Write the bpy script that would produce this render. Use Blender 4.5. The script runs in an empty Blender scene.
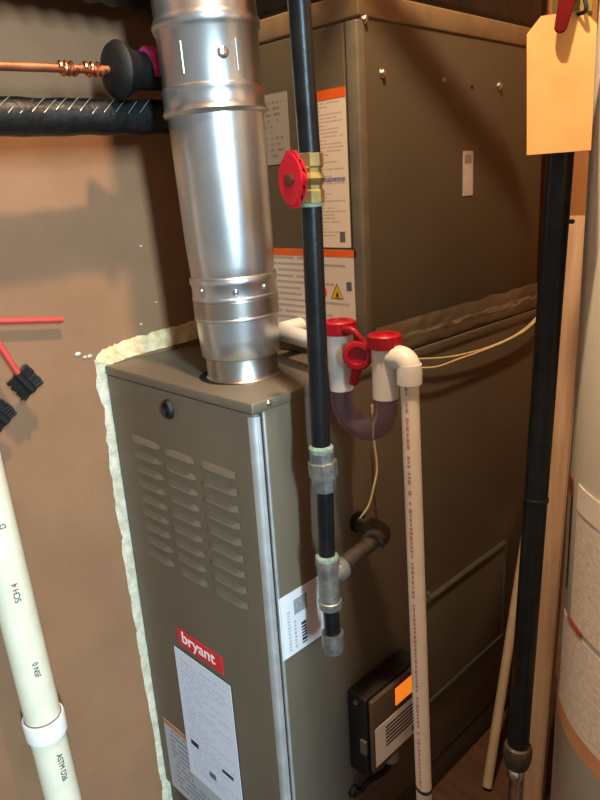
import bpy, bmesh, math, random
from mathutils import Vector, Matrix, noise
random.seed(7)
S = bpy.context.scene
COL = S.collection
T = 0.92                      # height of the furnace top above the floor

# ------------------------------------------------------------------ camera
F = 688.5
CAM = Vector((0.637, -0.525, 0.254 + T))
YAW, PIT, ROL = math.radians(46.246), math.radians(17.066), math.radians(3.591)
fw = Vector((-math.sin(YAW)*math.cos(PIT), math.cos(YAW)*math.cos(PIT), -math.sin(PIT)))
r0 = Vector((math.cos(YAW), math.sin(YAW), 0)); d0 = fw.cross(r0)
rt = r0*math.cos(ROL) + d0*math.sin(ROL)
dn = -r0*math.sin(ROL) + d0*math.cos(ROL)
cd = bpy.data.cameras.new('camera'); cam = bpy.data.objects.new('camera', cd); COL.objects.link(cam)
cd.sensor_fit = 'VERTICAL'; cd.sensor_height = 36; cd.lens = F/800*36; cd.clip_start = 0.02
m = Matrix.Identity(4)
for i in range(3):
    m[i][0], m[i][1], m[i][2], m[i][3] = rt[i], -dn[i], -fw[i], CAM[i]
cam.matrix_world = m
S.camera = cam

# ------------------------------------------------------------------ light and exposure
W = bpy.data.worlds.new('world'); S.world = W; W.use_nodes = True
W.node_tree.nodes['Background'].inputs[0].default_value = (1.0, 0.94, 0.86, 1)
W.node_tree.nodes['Background'].inputs[1].default_value = 0.32
def light(name, typ, loc, energy, color, target=None, **kw):
    l = bpy.data.lights.new(name, typ); l.energy = energy; l.color = color
    for k, v in kw.items(): setattr(l, k, v)
    o = bpy.data.objects.new(name, l); COL.objects.link(o); o.location = loc
    if target is not None:
        o.rotation_euler = (Vector(target)-Vector(loc)).to_track_quat('-Z', 'Y').to_euler()
    return o
light('doorway_daylight', 'AREA', (3.3, -1.38, 1.95), 275, (0.60, 0.86, 1.0), (0, 0.0, 0.8),
      shape='RECTANGLE', size=0.28, size_y=1.2)
BULB = Vector((0.31, -0.07, 2.14))
light('bulb_light', 'POINT', BULB, 88, (1.0, 0.70, 0.43), shadow_soft_size=0.03)
V = S.view_settings
V.view_transform = 'Standard'; V.look = 'None'; V.gamma = 1; V.use_curve_mapping = False
V.exposure = 0.0

# ------------------------------------------------------------------ pixel -> point helpers (only give directions; the plane gives the distance)
def ray(u, v): return rt*((u-300)/F) + dn*((v-400)/F) + fw
def pX(u, v, x): d = ray(u, v); return CAM + d*((x-CAM.x)/d.x)
def pY(u, v, y): d = ray(u, v); return CAM + d*((y-CAM.y)/d.y)
def pZ(u, v, z): d = ray(u, v); return CAM + d*((z-CAM.z)/d.z)
def pD(u, v, dep): return CAM + ray(u, v)*dep

# ------------------------------------------------------------------ materials
def lin(c):
    return tuple(((x/255)/12.92 if x/255 <= .04045 else ((x/255+.055)/1.055)**2.4) for x in c) + (1,)
MATS = {}
def mat(name, rgb, rough=.5, metal=0., var=.12, vscale=30., bump=0., bscale=200., rgb2=None, stretch=None,
        trans=0., ior=1.45, coat=0., alpha=None):
    if name in MATS: return MATS[name]
    M = bpy.data.materials.new(name); M.use_nodes = True; n = M.node_tree.nodes; L = M.node_tree.links
    b = n['Principled BSDF']; b.inputs['Roughness'].default_value = rough; b.inputs['Metallic'].default_value = metal
    b.inputs['IOR'].default_value = ior
    b.inputs['Transmission Weight'].default_value = trans; b.inputs['Coat Weight'].default_value = coat
    tc = n.new('ShaderNodeTexCoord'); mp = n.new('ShaderNodeMapping'); L.new(tc.outputs['Object'], mp.inputs[0])
    if stretch: mp.inputs['Scale'].default_value = stretch
    nz = n.new('ShaderNodeTexNoise'); nz.inputs['Scale'].default_value = vscale; nz.inputs['Detail'].default_value = 5
    L.new(mp.outputs[0], nz.inputs['Vector'])
    cr = n.new('ShaderNodeValToRGB'); c = lin(rgb)
    c2 = lin(rgb2) if rgb2 else tuple(x*(1-var) for x in c[:3]) + (1,)
    c1 = c if rgb2 else tuple(min(1, x*(1+var)) for x in c[:3]) + (1,)
    cr.color_ramp.elements[0].color = c2; cr.color_ramp.elements[1].color = c1
    cr.color_ramp.elements[0].position = .35; cr.color_ramp.elements[1].position = .65
    L.new(nz.outputs[0], cr.inputs[0]); L.new(cr.outputs[0], b.inputs['Base Color'])
    if bump:
        n2 = n.new('ShaderNodeTexNoise'); n2.inputs['Scale'].default_value = bscale; n2.inputs['Detail'].default_value = 4
        L.new(mp.outputs[0], n2.inputs['Vector'])
        bp = n.new('ShaderNodeBump'); bp.inputs['Strength'].default_value = bump; bp.inputs['Distance'].default_value = .002
        L.new(n2.outputs[0], bp.inputs['Height']); L.new(bp.outputs[0], b.inputs['Normal'])
    MATS[name] = M
    return M
def print_mat(name, paper, ink, rows, ucount, rough=.45, mx=.08, my=.06, dens=.5):
    """Paper with rows of small unreadable print; the mesh is a label in its local xy, read through Generated coordinates."""
    M = bpy.data.materials.new(name); M.use_nodes = True; n = M.node_tree.nodes; L = M.node_tree.links
    b = n['Principled BSDF']; b.inputs['Roughness'].default_value = rough
    tc = n.new('ShaderNodeTexCoord'); sp = n.new('ShaderNodeSeparateXYZ'); L.new(tc.outputs['Generated'], sp.inputs[0])
    def mth(op, a, bb=None):
        q = n.new('ShaderNodeMath'); q.operation = op
        for i, s in enumerate((a, bb)):
            if s is None: continue
            if isinstance(s, (int, float)): q.inputs[i].default_value = s
            else: L.new(s, q.inputs[i])
        return q.outputs[0]
    u, v = sp.outputs[0], sp.outputs[1]
    rv = mth('MULTIPLY', v, rows); fr = mth('FRACT', rv); row = mth('FLOOR', rv)
    line = mth('MULTIPLY', mth('GREATER_THAN', fr, .3), mth('LESS_THAN', fr, .72))
    cv = n.new('ShaderNodeCombineXYZ'); L.new(mth('MULTIPLY', u, ucount), cv.inputs[0]); L.new(mth('MULTIPLY', row, 7.31), cv.inputs[1])
    nz = n.new('ShaderNodeTexNoise'); nz.inputs['Scale'].default_value = 1; nz.inputs['Detail'].default_value = 2; L.new(cv.outputs[0], nz.inputs['Vector'])
    words = mth('GREATER_THAN', nz.outputs[0], 1-dens)
    cv2 = n.new('ShaderNodeCombineXYZ'); L.new(row, cv2.inputs[1])
    nr = n.new('ShaderNodeTexWhiteNoise'); nr.noise_dimensions = '2D'; L.new(cv2.outputs[0], nr.inputs['Vector'])
    longrow = mth('LESS_THAN', u, mth('ADD', mth('MULTIPLY', nr.outputs[0], .6), .42))
    k = mth('MULTIPLY', mth('MULTIPLY', line, words), longrow)
    for a, lo in ((u, mx), (v, my)):
        k = mth('MULTIPLY', k, mth('MULTIPLY', mth('GREATER_THAN', a, lo), mth('LESS_THAN', a, 1-lo)))
    mix = n.new('ShaderNodeMix'); mix.data_type = 'RGBA'; L.new(k, mix.inputs[0])
    mix.inputs[6].default_value = lin(paper); mix.inputs[7].default_value = lin(ink); L.new(mix.outputs[2], b.inputs['Base Color'])
    return M

# ------------------------------------------------------------------ mesh helpers
def NB(): return bmesh.new()
def box(bm, a, b, bev=0.):
    a = Vector(a); b = Vector(b); g = bmesh.ops.create_cube(bm, size=1)
    for v in g['verts']:
        v.co = Vector(((a[i]+b[i])/2 + v.co[i]*(b[i]-a[i])) for i in range(3))
    if bev:
        es = list({e for v in g['verts'] for e in v.link_edges})
        bmesh.ops.bevel(bm, geom=es, offset=bev, segments=3, affect='EDGES', profile=.5)
    return bm
def frame(d):
    d = d.normalized(); a = Vector((0, 0, 1)) if abs(d.z) < .9 else Vector((1, 0, 0))
    x = d.cross(a).normalized(); return x, x.cross(d).normalized()
def lathe(bm, p, axis, prof, seg=40, sx=1., sy=1., caps=True):
    """prof: list of (distance along axis, radius) from point p."""
    p = Vector(p); axis = Vector(axis).normalized(); x, y = frame(axis); rings = []
    for h, r in prof:
        rings.append([bm.verts.new(p + axis*h + (x*math.cos(2*math.pi*i/seg)*sx + y*math.sin(2*math.pi*i/seg)*sy)*r) for i in range(seg)])
    for a, b in zip(rings, rings[1:]):
        for i in range(seg): bm.faces.new((a[i], a[(i+1) % seg], b[(i+1) % seg], b[i]))
    if caps:
        bm.faces.new(rings[0][::-1]); bm.faces.new(rings[-1])
    return bm
def cyl(bm, a, b, r, r2=None, seg=28, bev=0.):
    a = Vector(a); b = Vector(b); l = (b-a).length; r2 = r if r2 is None else r2
    pr = [(0, r), (l, r2)]
    if bev: pr = [(0, r-bev), (bev, r), (l-bev, r2), (l, r2-bev)]
    return lathe(bm, a, b-a, pr, seg)
def tube(bm, pts, r, seg=16, caps=True):
    pts = [Vector(p) for p in pts]; rings = []; x = None
    for i, p in enumerate(pts):
        d = (pts[min(i+1, len(pts)-1)] - pts[max(i-1, 0)]).normalized()
        if x is None: x, _ = frame(d)
        x = (x - d*x.dot(d)).normalized(); y = d.cross(x)
        rr = r[i] if isinstance(r, (list, tuple)) else r
        rings.append([bm.verts.new(p + (x*math.cos(2*math.pi*k/seg) + y*math.sin(2*math.pi*k/seg))*rr) for k in range(seg)])
    for a, b in zip(rings, rings[1:]):
        for k in range(seg): bm.faces.new((a[k], a[(k+1) % seg], b[(k+1) % seg], b[k]))
    if caps: bm.faces.new(rings[0][::-1]); bm.faces.new(rings[-1])
    return bm
def smooth_path(pts, n=8):
    P = [Vector(p) for p in pts]; out = []
    for i in range(len(P)-1):
        p0 = P[max(i-1, 0)]; p1 = P[i]; p2 = P[i+1]; p3 = P[min(i+2, len(P)-1)]
        for k in range(n):
            t = k/n
            out.append(.5*((2*p1) + (p2-p0)*t + (2*p0-5*p1+4*p2-p3)*t*t + (3*p1-p0-3*p2+p3)*t**3))
    return out + [P[-1]]
def arc(c, u, v, r, a0, a1, n=10):
    c = Vector(c); u = Vector(u); v = Vector(v)
    return [c + (u*math.cos(math.radians(a0+(a1-a0)*i/n)) + v*math.sin(math.radians(a0+(a1-a0)*i/n)))*r for i in range(n+1)]
def prism(bm, poly, ext):
    """closed polygon extruded by vector ext"""
    ext = Vector(ext); a = [bm.verts.new(Vector(p)) for p in poly]; b = [bm.verts.new(Vector(p)+ext) for p in poly]
    n = len(a); bm.faces.new(a); bm.faces.new(b[::-1])
    for i in range(n): bm.faces.new((a[i], b[i], b[(i+1) % n], a[(i+1) % n]))
    return bm
def obj(name, bm, material, parent=None, smooth=False, label=None, cat=None, group=None, kind=None, M=None):
    bmesh.ops.recalc_face_normals(bm, faces=bm.faces)
    me = bpy.data.meshes.new(name); bm.to_mesh(me); bm.free(); me.materials.append(material)
    if smooth:
        me.polygons.foreach_set('use_smooth', [True]*len(me.polygons))
        if hasattr(me, 'set_sharp_from_angle'): me.set_sharp_from_angle(angle=math.radians(40))
    o = bpy.data.objects.new(name, me); COL.objects.link(o)
    if M is not None: o.matrix_world = M
    if parent is not None:
        o.parent = parent; o.matrix_parent_inverse = WM(parent).inverted()
    tag(o, label, cat, group, kind)
    return o
def WM(o):
    return (WM(o.parent) @ o.matrix_parent_inverse @ o.matrix_basis) if o.parent else o.matrix_basis.copy()
def tag(o, label=None, cat=None, group=None, kind=None):
    for k, v in (('label', label), ('category', cat), ('group', group), ('kind', kind)):
        if v: o[k] = v
def thing(name, loc, label, cat, group=None):
    o = bpy.data.objects.new(name, None); COL.objects.link(o); o.location = loc; o.empty_display_size = .05
    tag(o, label, cat, group); return o
def copy_part(src, delta, parent):
    c = src.copy(); COL.objects.link(c); c.parent = parent
    c.matrix_parent_inverse = src.matrix_parent_inverse.copy(); c.location = src.location + Vector(delta); return c
def plate(name, o, u, v, w, h, material, parent, th=.0006, off=0., **kw):
    """thin label: lower-left corner o, unit axes u (width) and v (height); lies proud of the surface along u x v"""
    o = Vector(o); u = Vector(u).normalized(); v = Vector(v).normalized(); nn = u.cross(v)
    M = Matrix.Identity(4)
    for i in range(3): M[i][0], M[i][1], M[i][2], M[i][3] = u[i], v[i], nn[i], (o+nn*off)[i]
    bm = NB(); box(bm, (0, 0, 0), (w, h, th))
    return obj(name, bm, material, parent, M=M, **kw)
def lettering(name, txt, o, u, v, size, material, parent, off=.0003, squeeze=1., bold=0.):
    cu = bpy.data.curves.new(name, 'FONT'); cu.body = txt; cu.size = size; cu.extrude = .00015; cu.offset = bold
    t = bpy.data.objects.new(name, cu); COL.objects.link(t)
    bpy.context.view_layer.update()
    me = bpy.data.meshes.new_from_object(t.evaluated_get(bpy.context.evaluated_depsgraph_get()))
    bpy.data.objects.remove(t); me.materials.clear(); me.materials.append(material)
    o = Vector(o); u = Vector(u).normalized(); v = Vector(v).normalized(); nn = u.cross(v); M = Matrix.Identity(4)
    for i in range(3): M[i][0], M[i][1], M[i][2], M[i][3] = u[i], v[i], nn[i], (o+nn*off)[i]
    me.transform(M @ Matrix.Diagonal((squeeze, 1, 1, 1)))
    ob = bpy.data.objects.new(name, me); COL.objects.link(ob)
    ob.parent = parent; ob.matrix_parent_inverse = WM(parent).inverted()
    return ob
def screw(p, nrm, parent, r=.0045, m=None):
    bm = NB(); lathe(bm, p, nrm, [(0, r*1.5), (.0008, r*1.5), (.0012, r*1.4)], 20); lathe(bm, Vector(p)+Vector(nrm).normalized()*.001, nrm, [(0, r), (.003, r), (.0036, r*.85)], 6)
    return obj('screw', bm, m or ZINC, parent)
EX, EY, EZ = Vector((1, 0, 0)), Vector((0, 1, 0)), Vector((0, 0, 1))

# materials
BROWN = mat('furnace_paint', (130, 120, 103), .60, .72, var=.04, vscale=6, bump=.06, bscale=900)
BROWN2 = mat('coil_paint', (88, 80, 64), .45, .15, var=.05, vscale=5, bump=.08, bscale=900)
WALL = mat('brown_wall_paint', (130, 94, 66), .75, var=.07, vscale=9, bump=.25, bscale=160)
GYPS = mat('gypsum', (200, 196, 178), .95, rgb2=(172, 164, 142), vscale=60, bump=1., bscale=300)
TORN = mat('torn_paper', (196, 164, 116), .9, rgb2=(226, 204, 160), vscale=50, bump=.8, bscale=260)
ZINC = mat('zinc', (200, 200, 196), .28, 1, var=.06)
GALV = mat('galvanized_steel', (194, 200, 203), .32, .95, var=.10, vscale=14, bump=.05, bscale=60)
GALV2 = mat('galvanized_collar', (168, 166, 162), .34, 1., var=.12, vscale=20)
BLACKIRON = mat('black_iron', (34, 37, 40), .34, .5, var=.25, vscale=40, bump=.1, bscale=300)
CASTIRON = mat('grey_fitting', (150, 154, 150), .42, .75, var=.25, vscale=60, bump=.4, bscale=250)
RUSTY = mat('dull_dark_fitting', (86, 78, 68), .5, .5, var=.3, vscale=80, bump=.4, bscale=250)
TEAL = mat('thread_sealant', (104, 128, 116), .7, rgb2=(142, 166, 150), vscale=150, bump=.5)
BRASS = mat('brass', (176, 160, 104), .38, .8, var=.15, vscale=80)
RED = mat('red_plastic', (160, 14, 32), .42, var=.1)
REDV = mat('red_handle', (190, 22, 40), .42, var=.12)
WHITEPVC = mat('white_pvc', (226, 226, 220), .35, var=.03)
CREAMPVC = mat('cream_pvc', (218, 212, 188), .4, var=.04)
PINK = mat('primer_pink', (190, 50, 110), .5, var=.25, vscale=120)
RUBBER = mat('black_rubber', (7, 7, 8), .62, var=.3, bump=.2)
FOAM = mat('black_foam', (20, 20, 20), .42, var=.3, vscale=80, bump=.6, bscale=120)
COPPER = mat('copper', (168, 108, 78), .48, .9, var=.2, vscale=40)
WIRE = mat('cream_wire', (206, 186, 140), .5)
PAPER = mat('label_white', (214, 216, 222), .5, var=.02)
ORANGE = mat('label_orange', (222, 96, 32), .5, var=.05)
WOOD = mat('pine', (196, 146, 96), .65, rgb2=(168, 116, 70), vscale=12, stretch=(6, 6, .4), bump=.2)
WOODP = mat('pale_pine', (210, 178, 146), .6, rgb2=(188, 152, 120), vscale=12, stretch=(6, 6, .4), bump=.15)
INK = mat('ink', (40, 40, 44), .6, var=.02)

# ================================================================== SETTING
WX = -.366
bm = NB(); box(bm, (-1.2, -2.4, -.05), (2.4, 1.2, 0))
FLOORM = mat('floor_wood', (92, 62, 44), .6, rgb2=(70, 48, 34), vscale=8, stretch=(1, 8, 1), bump=.2)
obj('floor', bm, FLOORM, kind='structure', label='brown wooden floor under the furnace')
bm = NB(); box(bm, (-.380, -2.4, 0), (WX, .86, 2.4))
wall_left = obj('wall_left', bm, WALL, kind='structure', label='brown painted drywall torn open around the furnace')
bm = NB(); box(bm, (-.373, .86, 0), (2.4, .9, 2.4))
obj('wall_back', bm, mat('back_wall_wood', (176, 122, 72), .8, rgb2=(150, 100, 58), vscale=5, stretch=(4, 4, .5), bump=.2), kind='structure', label='warm brown boarded wall behind the furnace')
bm = NB(); box(bm, (-.373, -2.4, 2.4), (2.4, .9, 2.44))
bm2 = NB(); box(bm2, (1.2, -.45, 0), (1.3, .86, 2.4))  # unseen wall, added to keep daylight off the rear of the furnace side
obj('wall_right', bm2, WALL, kind='structure', label='unseen brown wall beside the water heater, added to block daylight')
ceil = obj('ceiling', bm, mat('dark_boards', (70, 48, 34), .85, rgb2=(46, 32, 24), vscale=6, stretch=(8, 1, 1)), kind='structure', label='dark board ceiling')
for k in range(6):
    bm = NB(); y = -2.2+k*.6; box(bm, (-.36, y, 2.22), (2.4, y+.04, 2.4))
    obj('joist', bm, WOOD, ceil)

# torn plaster strip round the furnace on the left wall
def strip(name, outer, inner, material, nA=4, lift=.004, jag=.0022, n=90):
    def samp(P, t):
        L = [0]
        for a, b in zip(P, P[1:]): L.append(L[-1] + (Vector(b)-Vector(a)).length)
        s = t*L[-1]
        for i in range(len(P)-1):
            if s <= L[i+1] + 1e-9:
                k = (s-L[i])/(L[i+1]-L[i]); return Vector(P[i]).lerp(Vector(P[i+1]), k)
        return Vector(P[-1])
    bm = NB(); rows = []
    for i in range(n+1):
        t = i/n; a = samp(outer, t); b = samp(inner, t)
        o3 = pX(a[0], a[1], WX); i3 = pX(b[0], b[1], WX)
        kk = 1.0 if t < .3 else .35
        jj = noise.noise(Vector((i*.17, 3, 0)))*jag*1.8 + noise.noise(Vector((i*.71, 9, 0)))*jag*1.6*kk
        o3 = o3 + (o3-i3).normalized()*jj
        r = []
        for k in range(nA+1):
            p = o3.lerp(i3, k/nA)
            p.x = WX-.0005 + (0 if k == 0 else lift*(.55+.6*noise.noise(Vector((i*.35, k*.9, 5)))) )
            r.append(bm.verts.new(p))
        rows.append(r)
    for a, b in zip(rows, rows[1:]):
        for k in range(nA): bm.faces.new((a[k], a[k+1], b[k+1], b[k]))
    return obj(name, bm, material, wall_left, smooth=True)
strip('torn_gypsum_edge', [(93, 360), (97, 374), (95, 388), (103, 408), (106, 440), (114, 500), (122, 556), (133, 620), (136, 640), (144, 690), (154, 742), (163, 806), (168, 850)],
      [(108, 360), (110, 374), (112, 388), (115, 408), (121, 440), (131, 500), (141, 556), (151, 620), (155, 640), (164, 690), (173, 742), (184, 806), (192, 850)], GYPS)
strip('torn_paper_edge', [(94, 361), (101, 349), (130, 338), (160, 329), (178, 325), (196, 319)],
      [(108, 365), (110, 364), (135, 355), (165, 347), (180, 343), (198, 338)], TORN, lift=.006, n=60)
for u, v, r in ((78, 354, .0036), (85, 357, .0024), (90, 356, .003), (141, 324, .0022), (141, 246, .002), (156, 302, .002)):
    bm = NB(); bmesh.ops.create_icosphere(bm, subdivisions=1, radius=1)
    p = pX(u, v, WX+.001)
    for q in bm.verts: q.co = p + Vector((q.co.x*.002, q.co.y*r*1.6, q.co.z*r*(1+.4*noise.noise(q.co*3))))
    obj('plaster_chip', bm, GYPS, wall_left)

# ================================================================== FURNACE
fur = thing('furnace', (-.18, .37, .07), 'brown painted steel gas furnace with louvered door and red badge', 'furnace')
zb = T-.85
bm = NB(); box(bm, (-.359, .018, zb), (0, .74, T-.004), .004); obj('cabinet', bm, BROWN, fur, smooth=True)
bm = NB()
box(bm, (-.36, -.001, T-.0145), (.0022, .742, T), .002); obj('top_cap', bm, BROWN, fur, smooth=True)
# door: slightly crowned front with rolled right edge, extruded upwards
poly = [(-.3595, .013), (-.3595, .002), (-.356, 0), (-.12, 0), (-.085, .0002), (-.062, .0009), (-.03, .0014), (-.0105, .0018), (-.0075, .0024), (-.0050, .0036), (-.0028, .0054), (-.0012, .0080), (-.0004, .0105), (-.0003, .0125)]
bm = NB(); prism(bm, [(x, y, zb+.01) for x, y in poly], (0, 0, .85-.01-.016)); door = obj('door', bm, BROWN, fur, smooth=True, label='louvered front door panel')
# rolled cabinet edge right behind the door seam, its highlight painted in as lighter colour
bm = NB(); tube(bm, [(-.0022, .0205, zb+.01), (-.0022, .0205, T-.017)], .0032, 12); obj('edge_bead', bm, mat('highlight_paint', (206, 210, 210), .45, .8), fur, smooth=True)
bm = NB()  # pale strip over the rolled door edge, stands in for its highlight
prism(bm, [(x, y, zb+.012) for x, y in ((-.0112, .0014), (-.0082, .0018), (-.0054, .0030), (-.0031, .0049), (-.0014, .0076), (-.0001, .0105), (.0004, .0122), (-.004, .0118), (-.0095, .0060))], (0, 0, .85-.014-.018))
obj('edge_highlight', bm, mat('highlight_paint', (206, 210, 210), .45, .8), door, smooth=True)
# louvers
def louver_mesh(w, h=.0098, d=.0050):
    bm = NB(); e = .0035
    n = 8; rows = []
    for i in range(n+1):
        t = i/n; x = w*t
        k = min(1, min(t, 1-t)*w/.006); k = math.sin(k*math.pi/2)
        rows.append([bm.verts.new((x, .0004, 0)), bm.verts.new((x, -d*.55*k, -h*.45)), bm.verts.new((x, -d*k, -h)), bm.verts.new((x, -d*k+.0008, -h-.0004)), bm.verts.new((x, .0004, -h+.001))])
    for a, b in zip(rows, rows[1:]):
        for j in range(4): bm.faces.new((a[j], b[j], b[j+1], a[j+1]))
    return bm
cols = [((131, 433), (159, 444)), ((163, 446), (193, 456)), ((200, 459), (235, 472))]
for (a, b) in cols:
    pa = pY(*a, 0); pb = pY(*b, 0); first = None
    for r in range(9):
        if first is None:
            first = obj('louver', louver_mesh(pb.x-pa.x), BROWN, door, smooth=True, M=Matrix.Translation((pa.x, 0, pa.z)))
        else: copy_part(first, (0, 0, -.0254*r), door)
# inspection port
p = pY(169, 409, 0); bm = NB()
lathe(bm, p+Vector((0, .001, 0)), -EY, [(0, .0128), (.004, .0126), (.0072, .0108), (.0072, .0082), (.002, .0078)], 28, sx=1., sy=1.18)
port = obj('inspection_port', bm, RUBBER, fur, smooth=True, label='black oval sight glass')
bm = NB(); lathe(bm, p, -EY, [(0, .008), (.003, .008)], 24, sx=1., sy=1.18); obj('sight_glass', bm, mat('dark_glass', (12, 18, 28), .25), port, smooth=True)
for u, v in ((269, 403),): screw(pX(u, v, .0022), EX, fur, .003)
# side knock-out panel
p1 = pX(430, 592, 0); p2 = pX(505, 541, 0); p3 = pX(501, 635, 0)
bm = NB(); y1 = pX(417, 596, 0).y; zt = (p1.z+p2.z)/2; zl = p3.z+.0
box(bm, (-.002, y1, zl), (.006, p2.y, zt), .005); kp = obj('side_panel', bm, BROWN, fur, smooth=True, label='raised knock-out panel on the furnace side')
for q0, q1 in (((y1, zl), (p2.y, zl+.012)), ((y1, zt-.008), (p2.y, zt)), ((p2.y-.014, zl), (p2.y, zt)), ((y1, zl), (y1+.008, zt))):
    bm = NB(); box(bm, (.001, q0[0], q0[1]), (.009, q1[0], q1[1]), .0045); obj('panel_rim', bm, mat('rim_paint', (104, 102, 92), .30, .6), kp, smooth=True)
screw(pX(428, 593, .006), EX, fur, .003)
bm = NB(); box(bm, (-.356, .006, 0), (-.002, .738, zb+.001), .003); obj('base_pan', bm, mat('base_paint', (84, 74, 62), .5, .3), fur, smooth=True)
# wire grommet
ph = pX(357, 521, 0); bm = NB()
lathe(bm, ph, EX, [(0, .0165), (.003, .0165), (.0045, .014), (.0045, .0105), (.0005, .0100)], 28); obj('wire_grommet', bm, RUBBER, fur, smooth=True)
# badge and labels on the door
REDB = mat('badge_red', (206, 34, 44), .4, var=.04)
a = pY(177, 627, -.001); b = pY(222, 659, -.001); hb = .031
bw = b.x-a.x; zt_ = (a.z+b.z)/2
badge = plate('badge', (a.x, -.0004, zt_-hb), EX, EZ, bw, hb, REDB, fur, th=.0012, label='red name badge with white lettering')
lettering('lettering', 'bryant', (a.x+bw*.09, -.0016, zt_-hb*.70), EX, EZ, .030, mat('badge_white', (240, 226, 226), .5), badge, squeeze=(bw*.80)/.083, bold=.0004)
LW = print_mat('notice_print', (208, 210, 222), (186, 186, 204), 34, 18, dens=.55)
a = pY(174, 647, -.003); b = pY(230, 685, -.003)
zt_ = (a.z+b.z)/2
lab = plate('notice_label', (a.x, -.0025, zt_-.27), EX, EZ, b.x-a.x, .27, LW, fur, th=.0006, label='tall white printed notice sheet')
for u, v, w_, h_ in ((228, 775, .030, .007), (195, 744, .022, .010), (213, 776, .018, .012)):
    q = pY(u, v, -.0031); plate('print_mark', (q.x-w_/2, -.0031, q.z-h_/2), EX, EZ, w_, h_, INK if u != 213 else mat('grey_ink', (96, 98, 106), .6), lab, th=.0003)
a = pY(163, 717, -.001)
lab2 = plate('rating_label', (a.x, -.0006, a.z-.16), EX, EZ, .19, .16, print_mat('rating_print', (168, 168, 172), (120, 120, 126), 14, 14, dens=.55), fur, label='grey rating label with orange top stripe')
plate('stripe', (a.x, -.0012, a.z-.010), EX, EZ, .19, .010, mat('stripe_orange', (180, 110, 70), .5), lab2, th=.0003)
# white label on the side
a = pX(278, 600, .0005); b = pX(281, 663, .0005); c = pX(325, 633, .0005)
wl = plate('side_label', (.0004, a.y, b.z), EY, EZ, c.y-a.y, a.z-b.z, PAPER, fur, th=.0005, label='white paper label with a printed block and vertical lines of print')
hl = a.z-b.z; wd = c.y-a.y
plate('print_block', (.0009, a.y+wd*.32, b.z+hl*.62), EY, EZ, wd*.30, hl*.24, mat('block_grey', (150, 158, 164), .6, rgb2=(120, 128, 134), vscale=260), wl, th=.0003)
for k, (t, s, h_) in enumerate(((.16, .030, .62), (.30, .022, .44), (.46, .055, .34))):
    bm = NB(); y = a.y+wd*t
    z = b.z+hl*.08
    while z < b.z+hl*(.08+h_):
        dz = random.uniform(.0022, .005); box(bm, (.0009, y, z), (.0012, y+wd*s*2.0, z+dz)); z += dz+.0022
    obj('print_line', bm, INK if k == 2 else mat('pale_ink', (168, 178, 184), .6), wl)

# ================================================================== EVAPORATOR COIL CABINET on top
coil = thing('coil_cabinet', (-.18, .48, T), 'tall brown steel coil cabinet with warning labels standing on the furnace', 'coil cabinet')
ZC = T+.49; YF = .230
bm = NB(); box(bm, (-.357, YF, T), (0, .74, ZC-.03), .003); obj('body', bm, BROWN2, coil, smooth=True)
bm = NB(); box(bm, (-.3585, YF-.002, ZC-.031), (.002, .742, ZC), .003); obj('top_band', bm, mat('band_paint', (132, 112, 84), .45, .15), coil, smooth=True)
ft = pY(346, 60, YF).x
bm = NB(); box(bm, (-.356, YF-.004, T+.012), (ft, YF+.001, ZC-.034), .002); fp = obj('front_panel', bm, BROWN2, coil, smooth=True)
bm = NB(); box(bm, (ft+.003, YF-.005, T+.005), (.001, YF+.012, ZC-.034), .003); obj('corner_post', bm, mat('post_paint', (112, 106, 92), .4, .25), coil, smooth=True)
def front_label(name, tl, tr, bl, paper, head=None, hh=.0, text=(1, 1), label=None):
    Y = YF-.0042; a = pY(*tl, Y); b = pY(*tr, Y); c = pY(*bl, Y)
    o = plate(name, (a.x, Y, c.z), EX, EZ, b.x-a.x, a.z-c.z, paper, coil, th=.0005, label=label)
    if head: plate('header', (a.x, Y-.0005, a.z-hh), EX, EZ, b.x-a.x, hh, head, o, th=.0003)
    return o, a, b, c
lb, a, b, c = front_label('warning_label', (300, 95), (345, 82), (313, 247), print_mat('coil_print', (222, 210, 196), (184, 172, 160), 44, 18, dens=.6), ORANGE, .0125, label='tall white warning label with orange header')
plate('blue_line', (a.x+.02, YF-.0047, (a.z+c.z)/2-.014), EX, EZ, (b.x-a.x)-.026, .005, mat('blue_ink', (92, 104, 168), .6, rgb2=(170, 170, 190), vscale=300), lb, th=.0003)
plate('print_block', (b.x-.020, YF-.0047, c.z+.008), EX, EZ, .010, .014, mat('grey_ink', (96, 98, 106), .6), lb, th=.0003)
lb, a, b, c = front_label('safety_label', (262, 248), (356, 250), (266, 322), print_mat('safety_print', (210, 200, 192), (168, 160, 154), 13, 16, dens=.62), ORANGE, .010, label='wide white safety label with orange header and yellow triangle')
def front_tri(u, v, s, m_, off):
    q = pY(u, v, YF-.005); bm = NB(); Y = YF-off
    prism(bm, [(q.x-s, Y, q.z-s*.8), (q.x+s, Y, q.z-s*.8), (q.x, Y, q.z+s)], (0, -.0003, 0)); return obj('triangle', bm, m_, lb)
front_tri(337, 292, .0125, INK, .0047); t_ = front_tri(337.3, 292.5, .0105, mat('label_yellow', (232, 180, 30), .5), .0051)
q = pY(337, 294, YF-.0055); bm = NB(); prism(bm, [(q.x-.003, YF-.0055, q.z-.004), (q.x+.004, YF-.0055, q.z-.004), (q.x+.001, YF-.0055, q.z+.004)], (0, -.0003, 0)); obj('flame_mark', bm, INK, lb)
q = pY(322, 292, YF-.005); bm = NB(); tube(bm, [q+Vector((math.cos(i/12*math.pi)*.009, -.0002, math.sin(i/12*math.pi)*.009)) for i in range(-8, 17)], .0012, 6); obj('red_ring', bm, REDB, lb)
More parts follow.
